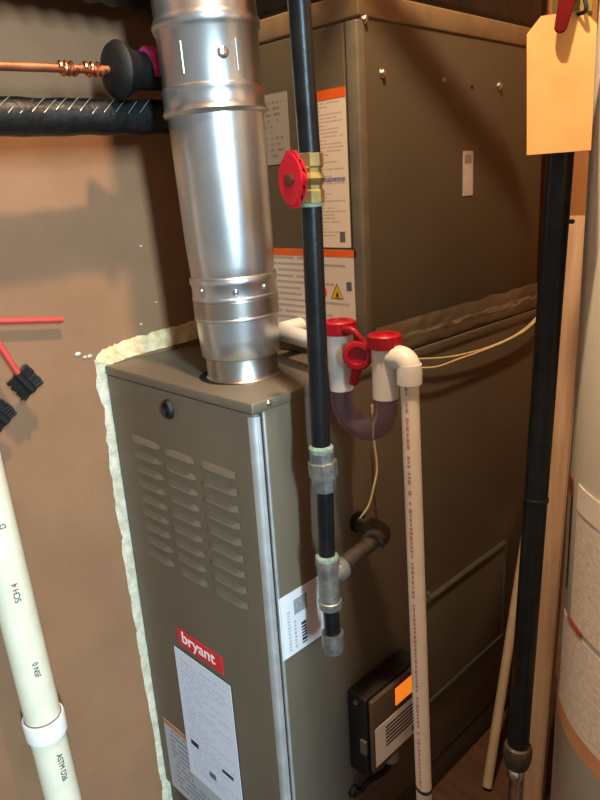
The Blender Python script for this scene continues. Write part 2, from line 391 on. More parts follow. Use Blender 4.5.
q = pY(349, 287, YF-.005); plate('print_block', (q.x-.005, YF-.0047, q.z-.006), EX, EZ, .010, .013, mat('grey_ink', (96, 98, 106), .6), lb, th=.0003)
front_label('data_label', (262, 96), (287, 95), (262, 166), print_mat('data_print', (150, 142, 132), (116, 108, 100), 12, 8, dens=.5), label='small grey data label')
# side sticker and screws
a = pX(463, 151, .0003); b = pX(473, 151, .0003); c = pX(463, 196, .0003)
st = plate('side_sticker', (.0003, a.y, c.z), EY, EZ, b.y-a.y, a.z-c.z, mat('sticker', (196, 186, 176), .5), coil, th=.0006, label='narrow pale sticker')
plate('print_block', (.0009, a.y+.004, a.z-.018), EY, EZ, (b.y-a.y)-.009, .012, mat('sticker_ink', (150, 140, 132), .6), st, th=.0003)
for u, v, s in ((382, 73, .0042), (499, 86, .0045), (364, 19, .004), (443, 80, .0022)): screw(pX(u, v, .0), EX, coil, s)
bm = NB(); q = pX(472, 87, 0); lathe(bm, q-EX*.001, EX, [(0, .003), (.0014, .003)], 16); obj('screw_hole', bm, RUBBER, coil)
# crumpled clear tape over the joint
def tape(name, z0, z1, ya, yb, amp, material):
    bm = NB(); n, k = 60, 8; R = []
    for i in range(n+1):
        y = ya+(yb-ya)*i/n; r = []
        for j in range(k+1):
            z = z0+(z1-z0)*j/k; e = 1 if 0 < j < k else .2
            z += noise.noise(Vector((y*22, j*.5, 2)))*.0035
            r.append(bm.verts.new((.0012+e*amp*(.6+noise.noise(Vector((y*60, z*90, 4)))), y, z)))
        R.append(r)
    for a, b in zip(R, R[1:]):
        for j in range(k): bm.faces.new((a[j], b[j], b[j+1], a[j+1]))
    return obj(name, bm, material, coil, smooth=True)
tape('joint_tape', T+.006, T+.052, .245, .738, .0016, mat('clear_tape', (126, 114, 94), .25, .35, var=.08, coat=.3))
tape('tape_fold', T+.021, T+.030, .26, .738, .0022, mat('tape_fold', (150, 140, 120), .3, .35, var=.1, coat=.3))

# ================================================================== SUPPLY PLENUM above the coil
pl = thing('supply_plenum', (-.18, .48, ZC), 'black insulated duct plenum above the coil cabinet', 'duct')
bm = NB(); box(bm, (-.352, YF+.004, ZC), (-.006, .735, 2.22), .012); obj('duct', bm, mat('black_wrap', (20, 18, 18), .45, rgb2=(34, 30, 28), vscale=14, bump=.8, bscale=40), pl, smooth=True)
bm = NB(); box(bm, (-.355, YF+.001, ZC+.30), (-.003, .738, ZC+.34), .003); obj('tape_band', bm, mat('duct_tape', (60, 58, 56), .4, .3), pl)

# ================================================================== FLUE
FX, FY = -.1235, .0925
flue = thing('flue_pipe', (FX, FY, T), 'shiny galvanized steel flue pipe rising from the furnace top', 'flue pipe')
FAX = Vector((-.014, -.014, 1)).normalized()
def fl(name, prof, material=GALV, parent=flue, lab=None):
    bm = NB(); lathe(bm, (FX, FY, T), FAX, prof, 64); return obj(name, bm, material, parent, smooth=True, label=lab)
fl('collar', [(0, .0555), (.002, .053), (.004, .0518), (.040, .0518)], GALV2)
fl('adapter', [(.031, .0530), (.032, .0548), (.034, .0565), (.060, .0578), (.086, .0590), (.0875, .0608), (.0895, .0608), (.091, .0592), (.114, .0592), (.1155, .0608), (.1175, .0608), (.119, .0594), (.133, .0596), (.136, .0612), (.140, .0616), (.144, .0610), (.146, .0590)])
fl('band', [(.0915, .0592), (.0925, .0602), (.1125, .0602), (.1135, .0592)], GALV2, lab='duller steel band')
fl('lower_pipe', [(.138, .0565), (.142, .0580), (.160, .0592), (.190, .0606), (.352, .0632), (.366, .0632)])
fl('bead_ring', [(.350, .0638), (.3515, .0668), (.355, .0690), (.359, .0672), (.362, .0660), (.378, .0660), (.381, .0672), (.384, .0665), (.386, .0640)])
fl('upper_pipe', [(.375, .0640), (.38, .0645), (.446, .0650), (.450, .0674), (.456, .0694), (.462, .0674), (.466, .0655), (.70, .0660), (1.30, .0660)])
for z, ang, s_ in ((.416, 336, .0075), (.127, 322, .0042), (.130, 272, .004), (.130, 4, .004)):
    d = Vector((math.cos(math.radians(ang)), math.sin(math.radians(ang)), 0)); r = .0648 if z > .2 else .0598
    bm = NB(); lathe(bm, Vector((FX, FY, T))+FAX*z+d*(r-.0015), d, [(0, s_), (.002, s_*.96), (.0035, s_*.7), (.0042, s_*.3)], 18); obj('rivet', bm, ZINC, flue, smooth=True)
for ang in (290, 352):        # short crimp marks
    d = Vector((math.cos(math.radians(ang)), math.sin(math.radians(ang)), 0)); c0 = Vector((FX, FY, T))+d*.0642
    bm = NB(); cyl(bm, c0+FAX*.395, c0+FAX*.432, .0018, seg=8, bev=.0006); obj('crimp', bm, GALV, flue, smooth=True)
bm = NB(); lathe(bm, (FX-.004, FY-.006, T-.0004), EZ, [(0, .0575), (.0008, .0575)], 40); obj('flue_opening', bm, RUBBER, fur)

# ================================================================== REFRIGERANT LINES along the left wall
suc = thing('suction_line', (-.25, -.3, T+.36), 'thick black foam insulated pipe running along the brown wall', 'pipe')
a = pX(-60, 117, -.258); b = pX(170, 117, -.258); dirn = (b-a).normalized()
a = a-dirn*.5; b = a+dirn*((.225-a.y)/dirn.y)
bm = NB(); tube(bm, [a.lerp(b, t/60)+Vector((0, 0, math.sin(t*.9)*.0006)) for t in range(61)], [.0232+.0006*math.sin(t*1.7) for t in range(61)], 24); obj('insulation', bm, FOAM, suc, smooth=True)
for k in range(13):
    q = pX(6+k*11.5, 117+random.uniform(-3, 3), -.258); c = q + Vector((.016, -.0145, .004))
    bm = NB(); tube(bm, [q+Vector((.0232*math.cos(t), (t-.9)*.026, .0232*math.sin(t))) for t in [(.1+.12*i) for i in range(9)]], .0006, 5); obj('tape_wrinkle', bm, mat('wrinkle', (112, 112, 108), .3), suc)
liq = thing('liquid_line', (-.25, -.3, T+.42), 'thin copper pipe ending in a black rubber cone beside the flue', 'pipe')
a = pX(-60, 64, -.228); b = pX(112, 70, -.228); d = (b-a).normalized(); a = a-d*.5
bm = NB(); cyl(bm, a, b+d*.24*0+d*.20, .0052, seg=16); obj('tube', bm, COPPER, liq, smooth=True)
def along(u): return pX(u, 64+(u+60)*6/172, -.228)
for u0, u1 in ((59, 75), (84, 102)):
    p0, p1 = along(u0), along(u1); x, y = frame(p1-p0); turns = 3; N = turns*16
    bm = NB(); tube(bm, [p0.lerp(p1, i/N)+(x*math.cos(i/16*2*math.pi)+y*math.sin(i/16*2*math.pi))*.0066 for i in range(N+1)], .0028, 8)
    obj('coil_wrap', bm, mat('bright_copper', (226, 150, 110), .25, 1), liq, smooth=True)
p0 = along(108)
bm = NB(); lathe(bm, p0, d, [(0, .012), (.004, .024), (.008, .033), (.014, .0365), (.022, .034), (.030, .028), (.042, .024), (.10, .024)], 36); gro = obj('rubber_cone', bm, RUBBER, liq, smooth=True, label='flared black rubber boot')
bm = NB(); pk = along(143); lathe(bm, pk+Vector((.004, 0, .006)), d, [(0, .020), (.003, .0240), (.013, .0240), (.018, .023)], 24); obj('pink_collar', bm, PINK, liq, smooth=True, label='bright pink collar')
RD = .066; XD = -.290
qd = pX(110, 4, XD); zd = qd.z+RD*1.03
fd = thing('duct_hose', (XD, qd.y, zd), 'large black flexible duct running high along the brown wall', 'duct')
bm = NB(); n = 150
tube(bm, [(XD, -1.5+1.70*i/n, zd+.004*math.sin(i*.07)) for i in range(n+1)], [RD+(.0025 if i % 3 == 0 else -.001) for i in range(n+1)], 40); obj('hose', bm, MATS.get('black_wrap') or mat('black_wrap', (20, 18, 18), .45, rgb2=(34, 30, 28), vscale=14, bump=.8, bscale=40), fd, smooth=True)
bm = NB(); lathe(bm, (XD, .185, zd), EY, [(0, RD+.002), (.001, RD+.005), (.02, RD+.005), (.0485, RD+.001)], 40); obj('collar', bm, GALV2, fd, smooth=True)

# ================================================================== THIN RED RODS AND BRUSHES on the wall
a = pX(63, 319.5, -.352); b = pX(-40, 322, -.352)
bm = NB(); cyl(bm, b, a, .0042, seg=14, bev=.001)
obj('red_rod', bm, mat('red_rod', (186, 66, 62), .45, var=.08), smooth=True, label='thin red rod lying level against the brown wall', cat='rod')
def brush(hand_a, hand_b, tip, label, w=.040):
    X = -.330
    A = pX(*hand_a, X); B = pX(*hand_b, X); t = pX(*tip, X)
    th = thing('wire_brush', A, label, 'brush', 'red handled brushes on the wall')
    bm = NB(); cyl(bm, A, B+(t-B)*.3, .0046, seg=14); obj('handle', bm, MATS['red_rod'], th, smooth=True)
    ax = (t-B); l = ax.length; ax.normalize(); sd = Vector((1, 0, 0)).cross(ax).normalized()
    bm = NB()
    for i in range(13):
        for j in range(14):
            p = B+ax*l*(i+.5)/13; an = random.uniform(-.35, .35); sg = 1 if j % 2 else -1
            e = p+(sd*sg*math.cos(an)+EX*math.sin(an)*.8)*w/2*random.uniform(.82, 1.05)+ax*random.uniform(-.003, .003)
            tube(bm, [p, e], [.0016, .0011], 5)
    bs = obj('bristles', bm, RUBBER, th, kind='stuff')
    bm = NB(); cyl(bm, B, t, .007, seg=12); obj('core', bm, RUBBER, th)
    return th
brush((-6, 336), (17, 374), (33, 391), 'red handled brush with black bristles tilted against the brown wall')
brush((-18, 398), (-11, 407), (7, 422), 'second black bristled brush below the first on the brown wall')

# ================================================================== PVC DRAIN PIPE at the left
a = pX(36, 640, -.31)
pv = thing('drain_pipe', (a.x, a.y, 0), 'white plastic drain pipe with a coupling standing by the brown wall', 'pipe')
b = pX(-15, 480, -.31); c_ = pX(55, 765, -.31)
dv = (b-c_).normalized(); base = c_-dv*(c_.z/dv.z); top = base+dv*1.22
zc = pX(44, 724, -.31); tcp = (zc-base).dot(dv)
RP = .0272
bm = NB(); cyl(bm, base, base+dv*(tcp-.010), RP, seg=40); obj('lower_pipe', bm, CREAMPVC, pv, smooth=True)
bm = NB(); cyl(bm, base+dv*(tcp-.010), top, RP, seg=40); up = obj('upper_pipe', bm, CREAMPVC, pv, smooth=True)
bm = NB(); lathe(bm, base+dv*(tcp-.017), dv, [(0, RP+.001), (.001, RP+.0042), (.032, RP+.0048), (.034, RP+.004), (.034, RP)], 40); cp = obj('coupling', bm, WHITEPVC, pv, smooth=True, label='white coupling sleeve')
bm = NB(); lathe(bm, base+dv*(tcp+.0165), dv, [(0, RP+.0012), (.0022, RP+.0008)], 40); obj('glue_line', bm, mat('purple_primer', (110, 92, 96), .5), cp, smooth=True)
bm = NB(); tube(bm, [top-dv*.03, top, top+dv*.018-EX*.004, top+dv*.028-EX*.016, top+dv*.031-EX*.034], RP+.0045, 28); obj('elbow', bm, WHITEPVC, pv, smooth=True)
def wrap_text(txt, u, v, size, flip=1, parent=up):
    q = pX(u, v, -.31); h = (q-base).dot(dv); axp = base+dv*h
    tow = (CAM-axp); tow = (tow-dv*tow.dot(dv)).normalized(); side = dv.cross(tow).normalized()
    off = (q-axp).dot(side); nrm = (tow*math.sqrt(max(0, RP*RP-off*off))+side*off).normalized()
    o = axp+nrm*(RP+.0003); uu = -dv*flip; vv = nrm.cross(uu)
    lettering('lettering', txt, o-vv*size*.35, uu, vv, size, INK, parent, squeeze=.9)
wrap_text('D', 1, 521, .012, -1)
wrap_text('SCH 4', 16, 593, .013, -1)
wrap_text('0 NSF', 32, 652, .012, 1)
wrap_text('ASTM D26', 56, 742, .013, 1)

# ================================================================== GAS PIPE with valve, union, tee and drip leg
gas = thing('gas_pipe', (.075, .05, T-.2), 'black iron gas pipe with red handled valve in front of the furnace', 'gas pipe')
GX = .075
def g(u, v): return pX(u, v, GX)
pts = {k: g(*k) for k in ((299, 0), (310, 152), (313, 204), (321, 446))}
pT, pV0, pV1, pU0 = g(299, 0), g(309.5, 153), g(311.5, 204), g(321, 447)
dU = (pV0-pU0).normalized(); up_ = pV0 + (pT-pV0).normalized()*1.2
bm = NB(); cyl(bm, pV0-(pT-pV0).normalized()*.01, pV0+(pT-pV0)*((2.2-pV0.z)/(pT.z-pV0.z)), .0122, seg=28); obj('upper_pipe', bm, BLACKIRON, gas, smooth=True)
bm = NB(); cyl(bm, pU0-Vector((0, 0, .01)), pV1+Vector((0, 0, .01)), .0120, seg=28); obj('middle_pipe', bm, BLACKIRON, gas, smooth=True)
hv = (pV0-pV1).length
bm = NB(); lathe(bm, pV1, pV0-pV1, [(0, .0125), (.001, .0148), (.014, .0148), (.016, .0130), (.020, .0128), (hv*.5, .0168), (hv-.020, .0128), (hv-.016, .0130), (hv-.014, .0148), (hv-.001, .0148), (hv, .0125)], 8)
vb = obj('valve_body', bm, BRASS, gas)
vm = (pV0+pV1)/2
hd = (Vector((.05, -1, 0))).normalized()
bm = NB(); cyl(bm, vm, vm+hd*.026, .006, seg=16); obj('stem', bm, BRASS, vb, smooth=True)
hs = EZ.cross(hd).normalized(); hc = vm+hd*.024
half = [(0, .030), (.0065, .0292), (.0085, .026), (.0092, .017), (.0130, .009), (.0195, .003), (.0202, 0)]
q4 = half + [(x, -z) for x, z in half[-2::-1]]
outl = [hc+hs*x+EZ*z for x, z in q4] + [hc-hs*x+EZ*z for x, z in q4[-2:0:-1]]
bm = NB(); prism(bm, outl, hd*.010)
bmesh.ops.bevel(bm, geom=[e for e in bm.edges if abs((e.verts[0].co-e.verts[1].co).normalized().dot(hd)) < .5], offset=.003, segments=2, affect='EDGES')
hn = obj('handle', bm, REDV, gas, smooth=True, label='red lever handle')
bm = NB(); lathe(bm, hc+hd*.009, hd, [(0, .0075), (.003, .007), (.004, .005)], 6); obj('handle_nut', bm, mat('dull_nut', (120, 84, 60), .4, .8), hn)
bm = NB(); lathe(bm, pV1-Vector((0, 0, .003)), EZ, [(0, .0128), (.006, .0128)], 24); obj('sealant_ring', bm, TEAL, gas)
# union
pU1 = g(325, 490)
bm = NB(); L_ = (pU0-pU1).length
lathe(bm, pU1, pU0-pU1, [(0, .0125), (.001, .0150), (L_*.33, .0150), (L_*.34, .0185), (L_*.68, .0185), (L_*.70, .0150), (L_*.98, .0148), (L_, .0125)], 8); obj('union', bm, CASTIRON, gas)
bm = NB(); lathe(bm, pU0-Vector((0, 0, .006)), EZ, [(0, .0152), (.006, .0156), (.009, .0128)], 24); obj('sealant_ring', bm, TEAL, gas, smooth=True)
pN = g(327, 556)
bm = NB(); cyl(bm, pN, pU1+Vector((0, 0, .006)), .0108, seg=24); obj('nipple', bm, BLACKIRON, gas, smooth=True)
pT0, pT1 = g(327, 557), g(330.5, 607); tz = (pT0.z+pT1.z)/2+.010; L_ = (pT0-pT1).length
bm = NB(); lathe(bm, pT1, pT0-pT1, [(0, .0125), (.001, .0158), (.011, .0158), (.012, .0140), (L_-.012, .0140), (L_-.011, .0158), (L_-.001, .0158), (L_, .0125)], 28)
te = Vector(((pT0.x+pT1.x)/2, (pT0.y+pT1.y)/2, tz))
lathe(bm, te, EY, [(0, .0138), (.016, .0138), (.017, .0158), (.027, .0158), (.028, .0125)], 28); obj('tee', bm, CASTIRON, gas, smooth=True)
bm = NB(); lathe(bm, pT0-Vector((0, 0, .003)), EZ, [(0, .0156), (.005, .0150), (.007, .0110)], 24); obj('sealant_ring', bm, TEAL, gas, smooth=True)
pD0 = g(332.5, 632); pC = g(334, 652)
bm = NB(); cyl(bm, pD0-Vector((0, 0, .008)), pT1+Vector((0, 0, .006)), .0108, seg=24); obj('drip_leg', bm, BLACKIRON, gas, smooth=True)
bm = NB(); lathe(bm, pC, pD0-pC, [(0, .009), (.003, .0135), (.010, .0150), ((pD0-pC).length, .0150)], 24); obj('cap', bm, CASTIRON, gas, smooth=True)
# branch into the furnace
ey = ph.y+.004; zz = te.z
el = Vector((.053, ey-.008, zz-.006)); bd = (el-te).normalized()
bm = NB(); cyl(bm, te+bd*.020, el-bd*.018, .0110, seg=24); obj('branch_nipple', bm, RUSTY, gas, smooth=True)
bm = NB(); lathe(bm, el-bd*.030, bd, [(0, .0125), (.001, .0172), (.011, .0172), (.013, .0150)], 24)
obj('elbow_collar', bm, mat('sealed_fitting', (128, 138, 126), .5, .4, rgb2=(64, 58, 50), vscale=120, bump=.4), gas, smooth=True)
bm = NB(); ce = el-bd*.018-EX*.018
pth = smooth_path([el-bd*.022, el-bd*.010-EX*.001, el-EX*.006+bd*.001, el-EX*.016+bd*.004, el-EX*.030+bd*.004], 4)
tube(bm, pth, .0160, 24); obj('elbow', bm, RUSTY, gas, smooth=True)
bm = NB(); e2 = el-EX*.026+bd*.004; cyl(bm, e2, Vector((.0005, e2.y, e2.z)), .0110, seg=24); obj('furnace_nipple', bm, RUSTY, gas, smooth=True)

# ================================================================== CONDENSATE TRAP AND DRAIN
trp = thing('condensate_trap', (.06, .14, T-.1), 'white plastic condensate trap with red caps and clear U bend beside the gas pipe', 'trap')
YT = .138
lL = pY(340, 352, YT); lR = pY(385, 368, YT)
def zat(u, v): return pY(u, v, YT).z
zi = zat(325, 346)
# inlet
A0 = Vector((-.135, .226, zi)); A1 = Vector((-.135, .176, zi)); A2 = Vector((lL.x, YT, zi))
d12 = (A2-A1).normalized()
bm = NB(); tube(bm, [A0, A1+EY*.012, A1+EY*.004+d12*.004, A1+d12*.012, A2], .0128, 20); obj('inlet_pipe', bm, WHITEPVC, trp, smooth=True)
pp = A2-d12*.023
bm = NB(); lathe(bm, pp-d12*.008, d12, [(0, .0132), (.001, .0140), (.010, .0140), (.012, .0132)], 24); obj('primer_band', bm, PINK, trp, smooth=True, label='pink primer stain')
bm = NB(); lathe(bm, pp, d12, [(0, .0130), (.001, .0178), (.018, .0178)], 24)
zL0, zL1, zL2 = zat(343, 390), zat(340, 370), zat(340, 331)
lathe(bm, (lL.x, YT, zL0), EZ, [(0, .0140), (.001, .0160), (zL1-zL0, .0162), (zL1-zL0+.003, .0180), (zL2-zL0, .0182)], 32)
obj('inlet_tee', bm, WHITEPVC, trp, smooth=True)
zR0, zR1 = zat(384, 398), zat(384, 345)
bm = NB(); lathe(bm, (lR.x, YT, zR0), EZ, [(0, .0140), (.001, .0168), (zR1-zR0, .0172)], 32); obj('outlet_leg', bm, WHITEPVC, trp, smooth=True)
def cap(x, z, r, name='red_cap'):
    bm = NB(); lathe(bm, (x, YT, z-.004), EZ, [(0, r), (.001, r+.0035), (.010, r+.0040), (.0165, r+.0038), (.0185, r+.0015), (.0185, r-.003), (.015, r-.004)], 36)
    for i in range(18):
        a_ = i/18*2*math.pi; cyl(bm, (x+math.cos(a_)*(r+.0038), YT+math.sin(a_)*(r+.0038), z-.002), (x+math.cos(a_)*(r+.0038), YT+math.sin(a_)*(r+.0038), z+.012), .0012, seg=6)
    return obj(name, bm, RED, trp, smooth=True, label='red ribbed cap')
cap(lL.x, zL2, .0180); cap(lR.x, zR1, .0172)
# hanging spare plug between the legs
pc = pY(358, 355, YT-.014); nn = (CAM-pc); nn.z = 0; nn.normalize(); nn = (nn+Vector((.15, -.5, .1))).normalized()
bm = NB(); lathe(bm, pc-nn*.006, nn, [(0, .0160), (.002, .0190), (.010, .0196), (.014, .0172), (.0145, .0120), (.009, .0110)], 32)
obj('hanging_plug', bm, RED, trp, smooth=True, label='red cleaning plug on a strap')
q0 = pY(352, 330, YT-.018); q1 = pY(366, 345, YT-.012); q2 = pY(372, 352, YT-.01)
bm = NB(); tube(bm, smooth_path([(lL.x+.018, YT-.01, zL2+.004), q0, pc+Vector((.008, .004, .016)), q2, (lR.x-.016, YT-.012, zR1-.002)], 6), .0042, 10); obj('cap_strap', bm, RED, trp, smooth=True)
q3 = pY(353, 384, YT-.014); bm = NB(); cyl(bm, pc-Vector((0, 0, .010)), q3, .0075, .0062, 12, .001); obj('plug_tab', bm, RED, trp, smooth=True)
# clear U bend
CLEAR = mat('smoky_clear_plastic', (226, 212, 230), .05, trans=.95, ior=1.12, var=.03)
rU = (lR.x-lL.x)/2; cx = (lR.x+lL.x)/2; zu = zat(362, 438)+rU+.0145
zc_ = zu
path = [Vector((lL.x, YT, zL0+.006)), Vector((lL.x, YT, zc_+.008))]+arc((cx, YT, zc_), EX, EZ, rU, 180, 360, 16)+[Vector((lR.x, YT, zc_+.008)), Vector((lR.x, YT, zR0+.006))]
bm = NB(); tube(bm, path, .0158, 28, caps=False); ub = obj('clear_bend', bm, CLEAR, trp, smooth=True, label='smoky clear U bend')
sm = ub.modifiers.new('wall', 'SOLIDIFY'); sm.thickness = .0018; sm.offset = -1
# outlet elbow and drain
eX = pY(409, 372, YT); ze = zat(402, 358)
ex = pY(409.5, 384, YT).x
bm = NB(); pth = [Vector((lR.x+.010, YT, ze))]+[Vector((ex-.014, YT, ze))]+arc((ex-.014, YT, ze-.014), EX, EZ, .014, 90, 0, 8)
tube(bm, pth, .0150, 24); lathe(bm, (ex, YT, zat(408, 384)), EZ, [(0, .0125), (.001, .0158), (.018, .0160), (.026, .0150)], 28)
obj('outlet_elbow', bm, WHITEPVC, trp, smooth=True)
pe = zat(408, 380); dbt = Vector((ex+.0240, YT+.0, 0.0))
bm = NB(); cyl(bm, dbt, (ex, YT, pe), .0115, seg=28); dp = obj('drain_pipe', bm, mat('drain_cream', (238, 230, 214), .42, var=.04), trp, smooth=True, label='narrow cream drain pipe')
rm = mat('red_print', (206, 148, 136), .6)
tow = (CAM-Vector((ex, YT, T-.2))); tow.z = 0; tow.normalize(); sd = EZ.cross(tow)
nn = (tow*.92-sd*.38).normalized()
bm = NB(); z = pe-.006
while z > .25:
    hgt = random.uniform(.003, .007); ww = random.uniform(.0012, .0022)
    ax = Vector((ex, YT, z)).lerp(dbt, (pe-z)/pe*.97); ax.z = z
    if random.random() < .8: tt = nn.cross(EZ); bq = ax+nn*.01135; prism(bm, [bq-tt*ww, bq+tt*ww, bq+tt*ww-EZ*hgt, bq-tt*ww-EZ*hgt], nn*.0004)
    z -= hgt+.0016
obj('red_lettering', bm, rm, dp)
bm = NB(); q = pY(420, 785, YT); lathe(bm, (ex+.0240*(pe-q.z)/pe, dbt.y, q.z), (.3, 0, 1), [(0, .0118), (.001, .0132), (.004, .0132), (.005, .0118)], 24); obj('strap', bm, RUBBER, trp)

# ================================================================== THIN WIRES
bm = NB(); tube(bm, smooth_path([pX(372, 405, .02), pX(374, 440, .02), pX(377, 468, .022), pX(374, 486, .022), pX(369, 505, .018), pX(361, 517, .010), pX(358, 521, .001)], 6), .0017, 8)
obj('thermostat_wire', bm, WIRE, smooth=True, label='thin cream wire dropping from the trap into the furnace side hole', cat='wire')
for pp_, lab_ in (([(416, 359), (440, 358), (460, 355), (486, 348), (510, 338), (528, 326), (540, 313)], 'cream wire looping across the coil cabinet joint, the upper strand'),
                  ([(414, 368), (436, 367), (456, 360), (484, 350), (508, 340), (527, 329), (541, 315)], 'cream wire sagging below its twin on the furnace side')):
    k = .010 if 'upper' in lab_ else .013
    bm = NB(); tube(bm, smooth_path([pX(*q, k) for q in pp_], 5), .0016, 8); obj('cable', bm, WIRE, smooth=True, label=lab_, cat='wire', group='cream wires on the furnace side')

# ================================================================== CONTROL BOX on the furnace side
D = .050
fb = lambda u, v: pX(u, v, D)
a = fb(372, 705); b = fb(414, 667); c = fb(373, 778)
yb0, yb1, zb0, zb1 = a.y, pX(424, 660, D).y, c.z, (a.z+b.z)/2
cb = thing('control_box', (0, (yb0+yb1)/2, zb0), 'black box with amber light and white label mounted low on the furnace side', 'control box')
bm = NB(); box(bm, (0, yb0-.004, zb0-.010), (D-.010, yb1, zb1+.002), .004); obj('body', bm, mat('black_plastic', (22, 22, 22), .45, var=.2), cb, smooth=True)
bm = NB(); box(bm, (D-.009, yb0, zb0+.004), (D, yb1, zb1), .003); cv = obj('cover', bm, mat('smoky_cover', (92, 78, 64), .25, var=.06, coat=.3), cb, smooth=True, label='brownish translucent cover')
hB = zb1-zb0
bm = NB(); box(bm, (D-.002, yb0+(yb1-yb0)*.42, zb1-hB*.30), (D+.0012, yb1-.004, zb1-hB*.06), .002)
am = mat('amber_light', (255, 120, 20), .3); nb = am.node_tree.nodes['Principled BSDF']; nb.inputs['Emission Color'].default_value = (1, .25, .02, 1); nb.inputs['Emission Strength'].default_value = .75
obj('amber_light', bm, am, cv, smooth=True, label='glowing amber indicator')
lw = yb1-yb0-.008
wl2 = plate('label', (D, yb0+.005, zb0+hB*.10), EY, EZ, lw, hB*.52, mat('box_label', (240, 236, 226), .5, var=.03), cb, label='white label with black lines')
for k in range(6):
    plate('print_line', (D+.0006, yb0+.005+lw*.20, zb0+hB*(.27+.050*k)), EY, EZ, lw*(.72), hB*.024, INK, wl2, th=.0003)
plate('print_block', (D+.0006, yb0+.005+lw*.74, zb0+hB*.15), EY, EZ, lw*.16, hB*.075, INK, wl2, th=.0003)
q = pX(391, 765, D-.018); bm = NB(); lathe(bm, (D-.018, q.y, zb0-.006), -EZ, [(0, .010), (.004, .014), (.014, .015), (.02, .011), (.022, .008)], 20); obj('cable_gland', bm, mat('clear_gland', (150, 146, 138), .25, var=.05), cb, smooth=True)
bm = NB(); q2 = pX(355, 792, .006); tube(bm, smooth_path([(D-.018, q.y, zb0-.024), (D-.020, q.y-.012, zb0-.040), (.020, q.y-.05, zb0-.045), q2+Vector((.006, .012, 0)), q2], 6), .0050, 12); obj('cord', bm, RUBBER, cb, smooth=True)
bm = NB(); lathe(bm, Vector((0, q2.y, q2.z)), EX, [(0, .011), (.006, .011), (.009, .008)], 18); obj('cord_bushing', bm, RUBBER, cb, smooth=True)
bm = NB(); q = pX(352, 698, D-.03); lathe(bm, (D-.03, yb0-.004, zb1-.012), -EY, [(0, .004), (.003, .0035)], 12); obj('latch', bm, mat('latch_grey', (130, 128, 120), .4, .5), cb)
bm = NB(); box(bm, (D-.022, yb0-.008, zb0+hB*.28), (D-.010, yb0-.003, zb0+hB*.46), .001); obj('clip', bm, MATS['latch_grey'], cb)

# ================================================================== RIGHT SIDE: gas riser of the heater, valve tag, boards, water heater
XR = .25
rp = thing('heater_gas_pipe', pX(516, 780, XR), 'thick black iron pipe with chrome end standing beside the water heater', 'gas pipe')
pa, pb = pX(560.5, 155, XR), pX(518, 745, XR); dd = (pa-pb).normalized()
bm = NB(); cyl(bm, pb, pb+dd*((2.2-pb.z)/dd.z), .0152, seg=32); obj('pipe', bm, BLACKIRON, rp, smooth=True)
q = pX(536.5, 499, XR); bm = NB(); lathe(bm, pb+dd*((q-pb).dot(dd)-.002), dd, [(0, .0150), (.0008, .0166), (.005, .0166), (.006, .0150)], 28); obj('seam_ring', bm, BLACKIRON, rp, smooth=True)
bm = NB(); lathe(bm, pb-dd*.040, dd, [(0, .011), (.006, .017), (.020, .0205), (.034, .0205), (.040, .0190), (.042, .016)], 28); obj('reducer', bm, RUSTY, rp, smooth=True)
bm = NB(); zbot = pb-dd*.040
lathe(bm, zbot, -dd, [(0, .0095), (.004, .0120), (.014, .0120), (.018, .0095), (.30, .0095)], 24); obj('chrome_nipple', bm, mat('chrome', (210, 212, 214), .15, 1), rp, smooth=True)
q = zbot-dd*.29
bm = NB(); tube(bm, smooth_path([q, q-dd*.05, q+Vector((.06, .05, -.10)), q+Vector((.16, .07, -.12))], 6), .0100, 14); obj('connector', bm, mat('grey_connector', (120, 120, 112), .4, .5), rp, smooth=True)
bm = NB(); q = pX(560, 222, XR); cyl(bm, q+Vector((0, .006, 0)), q+Vector((.0, .034, -.002)), .0030, seg=12); obj('pipe_hook', bm, BLACKIRON, rp, smooth=True)
# valve with red lever (above the tag)
q = pX(575, -28, XR)
bm = NB(); lathe(bm, q-dd*.045, dd, [(0, .0165), (.002, .0225), (.020, .0225), (.030, .027), (.060, .027), (.070, .0225), (.088, .0225), (.09, .0165)], 8); obj('valve_body', bm, BRASS, rp)
vd = (CAM-q); vd.z = 0; vd.normalize()
l0 = q+vd*.040; l1 = pD(560, 31, (CAM-q).dot(-fw)*1. - .045)
bm = NB(); cyl(bm, q, l0+vd*.004, .007, seg=14); obj('valve_stem', bm, BRASS, rp, smooth=True)
bm = NB(); ax = (l1-l0); sd_ = ax.cross(vd).normalized()
prism(bm, [l0-ax*.12-sd_*.010, l0-ax*.12+sd_*.010, l0+ax*.35+sd_*.0095, l1+sd_*.006, l1+ax.normalized()*.004, l1-sd_*.006, l0+ax*.35-sd_*.0095], vd*.006)
bmesh.ops.bevel(bm, geom=list(bm.edges), offset=.0012, segments=2, affect='EDGES'); obj('lever', bm, mat('dark_red_lever', (84, 6, 10), .9, var=.1, ior=1.2), rp, smooth=True)

# hang tag: a card hanging from the lever, turned to the room
dep = (l1-CAM).dot(fw)+.010
cor = [pD(u, v, dep) for u, v in ((527, 155), (527, 34), (541, 16), (583, 10), (597, 24), (591, 150))]
bm = NB(); prism(bm, cor, fw*.0012)
tg = thing('hang_tag', cor[0], 'blank tan card tag hanging over the black pipe from a red lever', 'tag')
obj('card', bm, mat('tan_card', (214, 168, 108), .8, rgb2=(204, 156, 96), vscale=20, bump=.1), tg)
bm = NB(); tube(bm, smooth_path([pD(578, 14, dep-.001), pD(586, 10, dep-.010), pD(584, -4, dep-.008), l0-vd*.01], 5), .0022, 8); obj('tie', bm, RUBBER, tg, smooth=True)

